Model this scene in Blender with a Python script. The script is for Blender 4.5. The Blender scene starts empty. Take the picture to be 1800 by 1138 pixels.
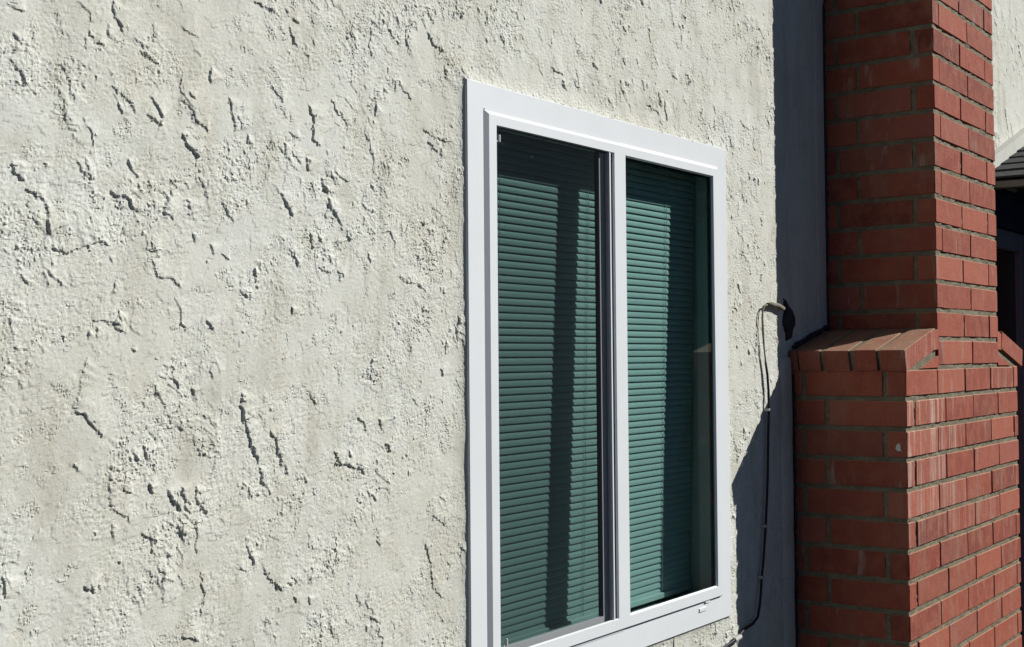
import bpy, math, random
import numpy as np
from mathutils import Vector, Matrix

random.seed(7)
RNG = np.random.default_rng(11)
scene = bpy.context.scene
COL = scene.collection

# ------------------------------------------------------------------ camera
YAW, PITCH, ROLL = math.radians(54.2997), math.radians(1.4747), math.radians(-0.4826)
CAM = Vector((0.0, -1.4713, 0.0))
FPX = 2295.84
fwd = Vector((math.sin(YAW) * math.cos(PITCH), math.cos(YAW) * math.cos(PITCH), math.sin(PITCH)))
rt0 = Vector((math.cos(YAW), -math.sin(YAW), 0))
up0 = rt0.cross(fwd)
rt = rt0 * math.cos(ROLL) + up0 * math.sin(ROLL)
up = -rt0 * math.sin(ROLL) + up0 * math.cos(ROLL)
cam_data = bpy.data.cameras.new('camera')
cam_data.sensor_width = 36.0
cam_data.lens = FPX / 1800 * 36.0
cam_data.clip_start = 0.05
cam_data.clip_end = 1000
cam = bpy.data.objects.new('camera', cam_data)
COL.objects.link(cam)
cam.matrix_world = Matrix(((rt.x, up.x, -fwd.x, CAM.x), (rt.y, up.y, -fwd.y, CAM.y),
                           (rt.z, up.z, -fwd.z, CAM.z), (0, 0, 0, 1)))
scene.camera = cam

# ------------------------------------------------------------------ light
TO_SUN = Vector((1.15, -1.0, 1.05)).normalized()
SUN_EL = math.asin(TO_SUN.z)
SUN_AZ = math.atan2(TO_SUN.x, TO_SUN.y)
world = bpy.data.worlds.new('World')
scene.world = world
world.use_nodes = True
wn = world.node_tree.nodes
sky = wn.new('ShaderNodeTexSky')
sky.sky_type = 'NISHITA'
sky.sun_disc = False
sky.sun_elevation = SUN_EL
sky.sun_rotation = SUN_AZ
sky.altitude = 2500
sky.air_density = 0.42
sky.dust_density = 0.15
sky.ozone_density = 2.0
bg = wn['Background']
bg.inputs['Strength'].default_value = 0.05
world.node_tree.links.new(sky.outputs[0], bg.inputs[0])
sun_data = bpy.data.lights.new('sun', 'SUN')
sun_data.energy = 5.0
sun_data.angle = math.radians(0.5)
sun_data.color = (1.0, 0.985, 0.945)
sun = bpy.data.objects.new('sun', sun_data)
COL.objects.link(sun)
sun.rotation_euler = TO_SUN.to_track_quat('Z', 'Y').to_euler()
sun.location = (6, -6, 6)
vs = scene.view_settings
vs.view_transform = 'Standard'
vs.look = 'None'
vs.exposure = 0.42
vs.gamma = 1.0
vs.use_curve_mapping = False

# ------------------------------------------------------------------ helpers


def px(u, v, y):
    """photograph pixel -> point on the plane y"""
    d = fwd + rt * ((u - 900) / FPX) + up * ((569 - v) / FPX)
    return CAM + d * ((y - CAM.y) / d.y)


def tag(o, label=None, cat=None, group=None, kind=None):
    for k, v in (('label', label), ('category', cat), ('group', group), ('kind', kind)):
        if v:
            o[k] = v
    return o


def empty(name, loc):
    o = bpy.data.objects.new(name, None)
    o.location = loc
    o.empty_display_size = 0.05
    COL.objects.link(o)
    return o


def wloc(o):
    p = Vector((0, 0, 0))
    while o is not None:
        p = p + Vector(o.location)
        o = o.parent
    return p


def mk(name, verts, faces, mat, parent=None, smooth=False, loc=None):
    """one mesh object, verts given in world space; origin at loc or at the parent"""
    base = wloc(parent) if parent else Vector((0, 0, 0))
    org = Vector(loc) if loc is not None else base
    me = bpy.data.meshes.new(name)
    me.from_pydata([tuple(Vector(v) - org) for v in verts], [], faces)
    if mat:
        me.materials.append(mat)
    if smooth:
        me.polygons.foreach_set('use_smooth', [True] * len(me.polygons))
    me.update()
    o = bpy.data.objects.new(name, me)
    COL.objects.link(o)
    if parent:
        o.parent = parent
    o.location = org - base
    return o


class MB:
    def __init__(self):
        self.v, self.f = [], []

    def add(self, vs_, fs):
        n = len(self.v)
        self.v += [tuple(q) for q in vs_]
        self.f += [tuple(i + n for i in f) for f in fs]
        return self

    def box(self, x0, x1, y0, y1, z0, z1, b=0.0):
        if b <= 0:
            self.add([(x, y, z) for x in (x0, x1) for y in (y0, y1) for z in (z0, z1)],
                     [(0, 1, 3, 2), (4, 6, 7, 5), (0, 4, 5, 1), (2, 3, 7, 6), (0, 2, 6, 4), (1, 5, 7, 3)])
        else:
            vs_, fs = chamfer_box(x1 - x0, y1 - y0, z1 - z0, b)
            c = ((x0 + x1) / 2, (y0 + y1) / 2, (z0 + z1) / 2)
            self.add([(a + c[0], d + c[1], e + c[2]) for a, d, e in vs_], fs)
        return self

    def ring(self, rect, prof, close=False):
        """sweep a profile [(inset, y), ...] round a rectangle (x0, x1, z0, z1) with mitred corners"""
        x0, x1, z0, z1 = rect
        vs_ = []
        for ins, y in prof:
            vs_ += [(x0 + ins, y, z0 + ins), (x1 - ins, y, z0 + ins), (x1 - ins, y, z1 - ins), (x0 + ins, y, z1 - ins)]
        fs = []
        n = len(prof)
        for k in range(n if close else n - 1):
            k2 = (k + 1) % n
            for c in range(4):
                d = (c + 1) % 4
                fs.append((k * 4 + c, k * 4 + d, k2 * 4 + d, k2 * 4 + c))
        self.add(vs_, fs)
        return self

    def tube(self, pts, r, n=8, cap=True):
        pts = [Vector(p) for p in pts]
        rr = r if isinstance(r, (list, tuple)) else [r] * len(pts)
        vs_, fs = [], []
        for i, p in enumerate(pts):
            t = (pts[min(i + 1, len(pts) - 1)] - pts[max(i - 1, 0)]).normalized()
            a = t.cross(Vector((0, 1, 0)))
            if a.length < 0.05:
                a = t.cross(Vector((0, 0, 1)))
            a.normalize()
            b = t.cross(a)
            for k in range(n):
                q = 2 * math.pi * k / n
                vs_.append(p + (a * math.cos(q) + b * math.sin(q)) * rr[i])
        for i in range(len(pts) - 1):
            for k in range(n):
                fs.append((i * n + k, i * n + (k + 1) % n, (i + 1) * n + (k + 1) % n, (i + 1) * n + k))
        if cap:
            fs.append(tuple(range(n))[::-1])
            fs.append(tuple((len(pts) - 1) * n + k for k in range(n)))
        self.add(vs_, fs)
        return self

    def prism(self, poly, y0, y1):
        """poly of (x, z) extruded from y0 to y1"""
        n = len(poly)
        vs_ = [(x, y0, z) for x, z in poly] + [(x, y1, z) for x, z in poly]
        fs = [tuple(range(n)), tuple(range(2 * n - 1, n - 1, -1))]
        fs += [(i, (i + 1) % n + 0, (i + 1) % n + n, i + n) for i in range(n)]
        self.add(vs_, fs)
        return self

    def build(self, name, mat, parent=None, smooth=False, loc=None):
        return mk(name, self.v, self.f, mat, parent, smooth, loc)


def chamfer_box(lx, ly, lz, b, jit=0.0, rnd=None):
    hx, hy, hz = lx / 2, ly / 2, lz / 2
    vs_, idx = [], {}
    for sx in (-1, 1):
        for sy in (-1, 1):
            for sz in (-1, 1):
                j = [1 + (rnd.random() * jit if rnd else 0) * 1.0 for _ in range(3)]
                bb = b * (rnd.uniform(0.6, 1.9) if rnd else 1)
                for ax in range(3):
                    p = [sx * hx, sy * hy, sz * hz]
                    for q in range(3):
                        if q != ax:
                            p[q] -= (sx, sy, sz)[q] * bb
                    idx[(sx, sy, sz, ax)] = len(vs_)
                    vs_.append(tuple(p))
    fs = []
    for ax in range(3):
        o1, o2 = [(1, 2), (2, 0), (0, 1)][ax]
        for s in (-1, 1):
            q = []
            for a, c in ((-1, -1), (1, -1), (1, 1), (-1, 1)):
                k = [0, 0, 0]
                k[ax], k[o1], k[o2] = s, a, c
                q.append(idx[(k[0], k[1], k[2], ax)])
            fs.append(tuple(q if s > 0 else q[::-1]))
    for ax in range(3):
        o1, o2 = [(1, 2), (2, 0), (0, 1)][ax]
        for a in (-1, 1):
            for c in (-1, 1):
                q = []
                for s, w in ((-1, o1), (1, o1), (1, o2), (-1, o2)):
                    k = [0, 0, 0]
                    k[ax], k[o1], k[o2] = s, a, c
                    q.append(idx[(k[0], k[1], k[2], w)])
                fs.append(tuple(q if a * c > 0 else q[::-1]))
    for sx in (-1, 1):
        for sy in (-1, 1):
            for sz in (-1, 1):
                q = [idx[(sx, sy, sz, a)] for a in range(3)]
                fs.append(tuple(q if sx * sy * sz > 0 else q[::-1]))
    return vs_, fs


# ------------------------------------------------------------------ materials
class NT:
    def __init__(self, name):
        self.m = bpy.data.materials.new(name)
        self.m.use_nodes = True
        self.t = self.m.node_tree
        self.n = self.t.nodes
        self.b = self.n.get('Principled BSDF')
        self.out = self.n.get('Material Output')

    def node(self, typ, **kw):
        nd = self.n.new(typ)
        for k, v in kw.items():
            if k in nd.inputs:
                nd.inputs[k].default_value = v
            else:
                setattr(nd, k, v)
        return nd

    def link(self, a, b):
        self.t.links.new(a, b)

    def coord(self, kind='Object', scale=(1, 1, 1)):
        tc = self.node('ShaderNodeTexCoord')
        mp = self.node('ShaderNodeMapping')
        mp.inputs['Scale'].default_value = scale
        self.link(tc.outputs[kind], mp.inputs[0])
        return mp.outputs[0]

    def pos(self, scale=(1, 1, 1)):
        g = self.node('ShaderNodeNewGeometry')
        mp = self.node('ShaderNodeMapping')
        mp.inputs['Scale'].default_value = scale
        self.link(g.outputs['Position'], mp.inputs[0])
        return mp.outputs[0]

    def noise(self, vec, scale, detail=4, rough=0.55, dist=0.0):
        nd = self.node('ShaderNodeTexNoise')
        nd.inputs['Scale'].default_value = scale
        nd.inputs['Detail'].default_value = detail
        nd.inputs['Roughness'].default_value = rough
        nd.inputs['Distortion'].default_value = dist
        self.link(vec, nd.inputs['Vector'])
        return nd.outputs['Fac']

    def ramp(self, fac, stops):
        nd = self.node('ShaderNodeValToRGB')
        e = nd.color_ramp.elements
        while len(e) < len(stops):
            e.new(0.5)
        for k, (p, c) in enumerate(stops):
            e[k].position = p
            e[k].color = (c, c, c, 1) if isinstance(c, (int, float)) else (*c, 1)
        self.link(fac, nd.inputs[0])
        return nd.outputs[0]

    def mix(self, fac, a, b, blend='MIX'):
        nd = self.node('ShaderNodeMix', data_type='RGBA', blend_type=blend)
        for sock, val in ((nd.inputs[0], fac), (nd.inputs[6], a), (nd.inputs[7], b)):
            if isinstance(val, (int, float)):
                sock.default_value = val
            elif isinstance(val, tuple):
                sock.default_value = (*val, 1)
            else:
                self.link(val, sock)
        return nd.outputs[2]

    def math(self, op, a, b=None):
        nd = self.node('ShaderNodeMath', operation=op)
        for k, val in enumerate((a, b)):
            if val is None:
                continue
            if isinstance(val, (int, float)):
                nd.inputs[k].default_value = val
            else:
                self.link(val, nd.inputs[k])
        return nd.outputs[0]

    def bump(self, h, strength, dist):
        nd = self.node('ShaderNodeBump')
        nd.inputs['Strength'].default_value = strength
        nd.inputs['Distance'].default_value = dist
        self.link(h, nd.inputs['Height'])
        self.link(nd.outputs[0], self.b.inputs['Normal'])

    def base(self, col, rough=0.8, spec=0.3):
        if isinstance(col, tuple):
            self.b.inputs['Base Color'].default_value = (*col, 1)
        else:
            self.link(col, self.b.inputs['Base Color'])
        if isinstance(rough, (int, float)):
            self.b.inputs['Roughness'].default_value = rough
        else:
            self.link(rough, self.b.inputs['Roughness'])
        self.b.inputs['Specular IOR Level'].default_value = spec
        return self.m


def mat_stucco():
    t = NT('painted_stucco')
    p = t.pos()
    big = t.noise(p, 2.2, 3, 0.5)
    mid = t.noise(p, 14.0, 5, 0.6)
    fine = t.noise(p, 420.0, 3, 0.6)
    streak = t.noise(t.pos((1, 1, 0.22)), 16.0, 5, 0.62)
    c = t.mix(t.ramp(big, [(0.38, 0.0), (0.62, 1.0)]), (0.525, 0.522, 0.462), (0.555, 0.560, 0.512))
    c = t.mix(t.math('MULTIPLY', t.ramp(mid, [(0.50, 0.0), (0.72, 1.0)]), 0.55), c, (0.4560, 0.4446, 0.3572))
    c = t.mix(t.math('MULTIPLY', t.ramp(streak, [(0.50, 0.0), (0.72, 1.0)]), 0.62), c, (0.3572, 0.3420, 0.2736))
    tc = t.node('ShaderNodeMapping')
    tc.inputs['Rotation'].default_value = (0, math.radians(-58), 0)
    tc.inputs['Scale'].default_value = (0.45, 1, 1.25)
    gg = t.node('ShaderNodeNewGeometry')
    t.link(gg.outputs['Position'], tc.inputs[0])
    shade_tick = t.ramp(t.noise(tc.outputs[0], 210.0, 3, 0.62, 0.6), [(0.60, 0.0), (0.67, 1.0)])  # slanting dark ticks put the shade of fine relief into the colour
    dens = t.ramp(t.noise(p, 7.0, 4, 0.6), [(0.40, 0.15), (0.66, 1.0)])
    c = t.mix(t.math('MULTIPLY', t.math('MULTIPLY', shade_tick, dens), 0.72), c, (0.17, 0.16, 0.12))
    c = t.mix(t.math('MULTIPLY', t.ramp(fine, [(0.30, 1.0), (0.46, 0.0)]), 0.35), c, (0.3192, 0.2964, 0.2356))
    g1 = t.noise(p, 330.0, 3, 0.65)
    t.bump(g1, 0.30, 0.0011)
    return t.base(c, 0.93, 0.15)


def mat_vinyl(name='white_vinyl', col=(0.640, 0.660, 0.672)):
    t = NT(name)
    n = t.noise(t.pos(), 9.0, 4, 0.6)
    c = t.mix(t.ramp(n, [(0.35, 0.0), (0.75, 1.0)]), col, tuple(v * 0.955 for v in col))
    t.bump(t.noise(t.pos(), 60.0, 2, 0.5), 0.08, 0.001)
    return t.base(c, 0.38, 0.4)


def mat_brick(name='red_brick'):
    t = NT(name)
    oi = t.node('ShaderNodeObjectInfo')
    p = t.pos()
    c = t.ramp(oi.outputs['Random'], [(0.0, (0.165, 0.042, 0.030)), (0.18, (0.310, 0.080, 0.049)), (0.36, (0.225, 0.052, 0.035)), (0.55, (0.370, 0.108, 0.068)),
                                      (0.72, (0.285, 0.072, 0.044)), (0.86, (0.225, 0.075, 0.054)), (1.0, (0.330, 0.098, 0.068))])
    n1 = t.noise(p, 24.0, 5, 0.62)
    c = t.mix(t.math('MULTIPLY', t.ramp(n1, [(0.42, 0.0), (0.70, 1.0)]), 0.75), c, (0.345, 0.112, 0.066))
    n2 = t.noise(p, 180.0, 4, 0.7)
    c = t.mix(t.math('MULTIPLY', t.ramp(n2, [(0.56, 0.0), (0.7, 1.0)]), 0.5), c, (0.1292, 0.0342, 0.0266))
    # dusty bloom and mortar smears with shapes of their own
    n3 = t.noise(t.pos((1, 1, 0.35)), 11.0, 5, 0.65)
    c = t.mix(t.math('MULTIPLY', t.ramp(n3, [(0.54, 0.0), (0.74, 1.0)]), 0.5), c, (0.285, 0.175, 0.118))
    # dust settled on the upward faces of the shoulders
    ge = t.node('ShaderNodeNewGeometry')
    sp = t.node('ShaderNodeSeparateXYZ')
    t.link(ge.outputs['True Normal'], sp.inputs[0])
    up_ = t.math('GREATER_THAN', sp.outputs['Z'], 0.6)
    n7 = t.noise(p, 16.0, 5, 0.6)
    c = t.mix(t.math('MULTIPLY', up_, t.ramp(n7, [(0.3, 0.35), (0.62, 0.85)])), c, (0.31, 0.195, 0.122))
    # lime runs on bricks that carry them
    at = t.node('ShaderNodeAttribute', attribute_type='OBJECT', attribute_name='lime')
    n4 = t.noise(t.pos((1, 1, 0.05)), 60.0, 5, 0.75)
    onf = t.math('LESS_THAN', sp.outputs['Y'], -0.5)
    f = t.math('MULTIPLY', t.math('MULTIPLY', t.ramp(n4, [(0.50, 0.0), (0.60, 1.0)]), at.outputs['Fac']), onf)
    c = t.mix(f, c, (0.5016, 0.3800, 0.3192))
    n8 = t.noise(t.pos((1, 1, 0.22)), 30.0, 4, 0.65)
    sm = t.node('ShaderNodeAttribute', attribute_type='OBJECT', attribute_name='smear')
    c = t.mix(t.math('MULTIPLY', t.ramp(n8, [(0.58, 0.0), (0.68, 1.0)]), t.math('MULTIPLY', sm.outputs['Fac'], 0.55)), c, (0.36, 0.30, 0.25))
    n5 = t.noise(p, 300.0, 4, 0.7)
    n6 = t.noise(t.pos((1, 1, 0.2)), 240.0, 3, 0.6)
    t.bump(t.math('ADD', t.math('ADD', n5, t.math('MULTIPLY', n6, 0.7)), t.math('MULTIPLY', n1, 1.6)), 0.75, 0.0032)
    return t.base(c, 0.88, 0.2)


def mat_rough(name, c1, c2, scale, bump=0.4, dist=0.003, rough=0.9, bscale=150.0, spec=0.2):
    t = NT(name)
    p = t.pos()
    n = t.noise(p, scale, 5, 0.62)
    c = t.mix(t.ramp(n, [(0.35, 0.0), (0.68, 1.0)]), c1, c2)
    t.bump(t.noise(p, bscale, 4, 0.65), bump, dist)
    return t.base(c, rough, spec)


def mat_glass():
    t = NT('green_tinted_glass')
    t.n.remove(t.b)
    tr = t.node('ShaderNodeBsdfTransparent')
    tr.inputs[0].default_value = (0.712, 0.830, 0.818, 1)
    gl = t.node('ShaderNodeBsdfGlossy')
    gl.inputs['Roughness'].default_value = 0.0
    gl.inputs[0].default_value = (0.95, 1.0, 0.98, 1)
    fr = t.node('ShaderNodeFresnel')
    ge = t.node('ShaderNodeNewGeometry')     # the slab does not bend light, so both faces reflect like an outer face
    t.link(t.math('ADD', 1.5, t.math('MULTIPLY', ge.outputs['Backfacing'], 1 / 1.5 - 1.5)), fr.inputs[0])
    mx = t.node('ShaderNodeMixShader')
    t.link(fr.outputs[0], mx.inputs[0])
    t.link(tr.outputs[0], mx.inputs[1])
    t.link(gl.outputs[0], mx.inputs[2])
    t.link(mx.outputs[0], t.out.inputs[0])
    return t.m


def mat_screen():
    t = NT('insect_mesh')
    t.n.remove(t.b)
    tr = t.node('ShaderNodeBsdfTransparent')
    df = t.node('ShaderNodeBsdfDiffuse')
    df.inputs[0].default_value = (0.014, 0.016, 0.020, 1)
    mx = t.node('ShaderNodeMixShader')
    mx.inputs[0].default_value = 0.39
    t.link(tr.outputs[0], mx.inputs[1])
    t.link(df.outputs[0], mx.inputs[2])
    t.link(mx.outputs[0], t.out.inputs[0])
    return t.m


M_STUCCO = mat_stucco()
M_VINYL = mat_vinyl()
M_SLAT = mat_vinyl('blind_vinyl', (0.5776, 0.5852, 0.5624))
M_BRICK = mat_brick()
M_MORTAR = mat_rough('weathered_mortar', (0.135, 0.118, 0.078), (0.215, 0.188, 0.130), 30, 0.9, 0.006)
M_GLASS = mat_glass()
M_SCREEN = mat_screen()
M_TAR_AND_PATCH = mat_rough('black_tar_and_patch', (0.008, 0.009, 0.013), (0.022, 0.026, 0.034), 60, 0.6, 0.004, 0.55, 90, 0.4)
M_GASKET_AND_SHADE = mat_rough('dark_gasket_and_shade', (0.012, 0.014, 0.014), (0.02, 0.022, 0.022), 40, 0.1, 0.001, 0.6)
M_CABLE = mat_rough('black_cable_sheath', (0.012, 0.013, 0.018), (0.02, 0.021, 0.026), 30, 0.1, 0.001, 0.5)
M_PAINTED = mat_rough('painted_cable_sheath', (0.20, 0.185, 0.135), (0.10, 0.09, 0.065), 90, 0.3, 0.001, 0.8)
M_CLIP = mat_rough('pale_plastic', (0.4180, 0.4180, 0.3952), (0.3420, 0.3420, 0.3192), 40, 0.1, 0.001, 0.6)
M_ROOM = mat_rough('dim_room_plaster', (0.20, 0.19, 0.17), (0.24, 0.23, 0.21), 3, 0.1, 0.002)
M_DRYWALL = mat_rough('white_plaster', (0.4712, 0.4712, 0.4408), (0.5168, 0.5168, 0.4864), 6, 0.1, 0.002)
M_SHINGLE = mat_rough('charcoal_shingle', (0.0304, 0.0327, 0.0342), (0.0570, 0.0593, 0.0570), 60, 0.8, 0.004, 0.95, 260)
M_FASCIA = mat_rough('pale_painted_board', (0.42, 0.43, 0.38), (0.48, 0.48, 0.43), 12, 0.2, 0.002, 0.7)
M_GUTTER = mat_rough('weathered_fascia', (0.15, 0.155, 0.12), (0.20, 0.20, 0.16), 12, 0.3, 0.002, 0.7)
M_NAVY = mat_rough('navy_painted_beam', (0.012, 0.020, 0.045), (0.018, 0.028, 0.055), 8, 0.2, 0.002, 0.7)
M_TAN = mat_rough('tan_stucco', (0.1292, 0.0988, 0.0760), (0.1672, 0.1292, 0.0988), 20, 0.7, 0.004)
M_DOOR = mat_rough('grey_painted_joinery', (0.1520, 0.1520, 0.1900), (0.1824, 0.1824, 0.2204), 10, 0.2, 0.002, 0.6)
M_DARKGLASS = mat_rough('dark_door_glass', (0.015, 0.017, 0.02), (0.02, 0.022, 0.025), 4, 0.02, 0.001, 0.15, 20, 0.5)
M_GROUND = mat_rough('dry_lawn_soil', (0.022, 0.023, 0.020), (0.034, 0.033, 0.029), 1.5, 0.8, 0.02, 0.95, 30)
M_WHITE = mat_rough('white_paint_chip', (0.5700, 0.5700, 0.5472), (0.5168, 0.5168, 0.4864), 60, 0.2, 0.001, 0.7)

# ------------------------------------------------------------------ dimensions (metres; wall face is y = 0, eye level is z = 0)
GZ = -1.52
WX0, WX1, WZ0, WZ1 = 1.884, 2.935, -0.640, 0.511      # window trim, outer
CX0, CX1, CX2, CX3 = 3.3427, 3.6056, 4.1948, 4.4077   # chimney: lower left, upper left, upper right, lower right
CD = 0.3244                                           # chimney projection from the wall
CZ, CH = 0.9106, 0.079                                # one bed joint, course height

# ------------------------------------------------------------------ ground
g = mk('ground', [(-150, -150, GZ), (150, -150, GZ), (150, 150, GZ), (-150, 150, GZ)], [(0, 1, 2, 3)], M_GROUND)
tag(g, 'dry lawn and soil in front of the house', kind='structure')

# ------------------------------------------------------------------ stucco relief
UX0, UX1, UZ0, UZ1, US = 0.80, 3.66, -0.82, 1.04, 0.0015
NX, NZ = int((UX1 - UX0) / US) + 1, int((UZ1 - UZ0) / US) + 1
gx = UX0 + np.arange(NX) * US
gz = UZ0 + np.arange(NZ) * US


def field(wl, aniso=(1.0, 1.0), rot=0.0, band=0.45, seed=0):
    """band-limited random field, unit variance; wl = feature size in metres"""
    r = np.random.default_rng(seed)
    w = np.fft.rfft2(r.standard_normal((NZ, NX)).astype(np.float32))
    fz = np.fft.fftfreq(NZ, US)[:, None]
    fx = np.fft.rfftfreq(NX, US)[None, :]
    a = fx * math.cos(rot) + fz * math.sin(rot)
    b = -fx * math.sin(rot) + fz * math.cos(rot)
    f = np.sqrt((a * aniso[0]) ** 2 + (b * aniso[1]) ** 2) * wl
    w *= np.exp(-((f - 1.0) / band) ** 2) if band < 1 else np.exp(-f * f)
    h = np.fft.irfft2(w, s=(NZ, NX)).astype(np.float32)
    return h / h.std()


def sstep(a, b, x):
    t = np.clip((x - a) / (b - a), 0, 1)
    return t * t * (3 - 2 * t)


# the trowel marks run from upper left to lower right
ROT = math.radians(-58)
calm = sstep(0.15, 1.1, field(0.17, (0.7, 1.3), ROT, 2, 1))           # smooth trowelled areas
busy = sstep(-0.1, 1.2, field(0.13, (0.6, 1.3), ROT, 2, 2)) * (1 - 0.8 * calm)
grain = field(0.0052, (0.65, 1.25), ROT, 0.5, 3)
grain2 = field(0.0105, (0.6, 1.3), ROT, 0.5, 4)
H = 0.00013 * (1 - 0.6 * calm) * grain + 0.00015 * (1 - 0.6 * calm) * grain2
H += 0.0004 * field(0.10, (1, 1), 0, 2, 5)
# ragged crumbs: torn edge on the lower left, feathered out by the trowel to the upper right


def crumbs(f, thr, wid, n, decay):
    m = sstep(thr, thr + wid, f).astype(np.float32)
    for k in range(n):
        dz, dx = ((1, 1), (1, 0), (1, 1), (0, 1))[k % 4]
        m = np.maximum(m, decay * np.roll(np.roll(m, dz, 0), dx, 1))
    return m


fine = field(0.0045, (0.8, 1.1), ROT, 0.5, 21)
GX, GZZ = np.meshgrid(gx.astype(np.float32), gz.astype(np.float32))


def torn(lam, ang, seed, ragged, w=0.35):
    """overlapping feathered layers: every lam metres a sharp broken edge that faces the lower left"""
    a = math.radians(ang)
    ph = -(GX * math.cos(a) + GZZ * math.sin(a)) / lam
    ph = ph + w * field(lam * 2.3, (0.8, 1.2), ROT, 2, seed) * 1.25 + ragged * (0.55 * field(lam * 0.55, (1, 1), 0, 0.6, seed + 1) + 0.35 * grain2 + 0.25 * fine)
    return ph - np.floor(ph)


def gate(lam, lo, hi, seed):
    return sstep(lo, hi, field(lam, (0.55, 1.3), ROT, 2, seed))


H += 0.00076 * (torn(0.010, 34, 30, 0.42) - 0.5) * gate(0.022, -0.6, 0.5, 33) * (0.32 + 0.8 * busy) * (1 - 0.85 * calm)
H += 0.00118 * (torn(0.019, 26, 40, 0.34) - 0.5) * gate(0.030, -0.3, 0.6, 43) * (0.32 + 0.85 * busy) * (1 - 0.85 * calm)
H += 0.00165 * (torn(0.042, 24, 50, 0.26) - 0.5) * gate(0.040, -0.1, 0.7, 53) * (0.50 + 0.6 * busy) * (1 - 0.70 * calm)
H += 0.00150 * (torn(0.085, 20, 60, 0.20) - 0.5) * gate(0.055, 0.1, 0.8, 63)
f_m = field(0.014, (0.6, 1.3), ROT, 0.65, 16) + 0.55 * fine
H -= 0.0016 * (0.20 + busy) * (1 - 0.8 * calm) * sstep(2.0, 2.3, -f_m)
# a thin second coat lying in broken flat patches
coat = field(0.085, (0.6, 1.25), ROT, 0.6, 7) + 0.33 * field(0.022, (0.7, 1.2), ROT, 0.6, 8) + 0.16 * grain2
H += 0.0006 * crumbs(coat, 0.75, 0.10, 8, 0.93)
# vertical brush drags in the lower part
drag = field(0.006, (1.0, 0.08), 0, 0.5, 9)
H += 0.00013 * drag * sstep(0.0, -0.3, gz)[:, None] * sstep(0.3, 1.3, field(0.2, (1.2, 0.7), 0, 2, 10))


def lip(pts, h, reach, tren=0.22):
    """a raised torn edge along pts (x, z): a cliff on its lower left side, a slow ramp on its upper right side"""
    P = np.array(pts, dtype=np.float32)
    m = reach * 2.2
    i0, i1 = max(0, int((P[:, 0].min() - m - UX0) / US)), min(NX, int((P[:, 0].max() + m - UX0) / US) + 1)
    k0, k1 = max(0, int((P[:, 1].min() - m - UZ0) / US)), min(NZ, int((P[:, 1].max() + m - UZ0) / US) + 1)
    if i1 - i0 < 2 or k1 - k0 < 2:
        return
    X, Z = np.meshgrid(gx[i0:i1], gz[k0:k1])
    ov = P[-1] - P[0]
    sgn = 1.0 if -ov[1] * 0.72 + ov[0] * 0.69 > 0 else -1.0

    def near_line(P):
        best = np.full(X.shape, 1e9, np.float32)
        side = np.zeros_like(best)
        par = np.zeros_like(best)
        seg = np.hypot(*(P[1:] - P[:-1]).T)
        cum = np.concatenate([[0], np.cumsum(seg)])
        for k in range(len(P) - 1):
            a, d = P[k], P[k + 1] - P[k]
            L2 = float(d @ d) + 1e-12
            t = np.clip(((X - a[0]) * d[0] + (Z - a[1]) * d[1]) / L2, 0, 1)
            dx, dz = X - a[0] - t * d[0], Z - a[1] - t * d[1]
            q = dx * dx + dz * dz
            near = q < best
            best = np.where(near, q, best)
            side = np.where(near, (-dx * d[1] + dz * d[0]) * sgn, side)
            par = np.where(near, (cum[k] + t * seg[k]) / cum[-1], par)
        return best, side, par, cum[-1]

    best, side, par, tot = near_line(P)
    if len(P) > 6:     # away from the edge itself follow its general run, so that its jags leave no scratches
        m = 4
        S = np.array([P[max(0, q - m):q + m + 1].mean(0) for q in range(0, len(P), 3)] + [P[-1]])
        S[0] = P[0]
        best2, side2, par, _ = near_line(S)
        side = np.where(best < 0.0035 ** 2, side, side2)
    dist = np.sqrt(best)
    reach = min(reach, 0.006 + 0.6 * float(tot))
    tap = sstep(0.0, 1.0, np.minimum(par, 1 - par) * float(tot) / (0.10 * float(tot) + 0.75 * dist))
    nk = max(4, int(tot / 0.007))
    tap = tap * np.interp(par, np.linspace(0, 1, nk), RNG.uniform(0.5, 1.1, nk))
    hi = h * tap * np.exp(-(dist / reach) ** 1.4)
    lo = -h * tren * tap * np.exp(-dist / 0.003)
    H[k0:k1, i0:i1] += np.where(side > 0, hi, lo)


def wiggle(pts, amp, step=0.0032):
    out = []
    for a, b in zip(pts[:-1], pts[1:]):
        a, b = np.array(a), np.array(b)
        n = max(1, int(np.hypot(*(b - a)) / step))
        for k in range(n):
            out.append(a + (b - a) * k / n + RNG.normal(0, amp, 2) * (1 if k else 0.5))
    out.append(np.array(pts[-1]))
    return out


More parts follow.
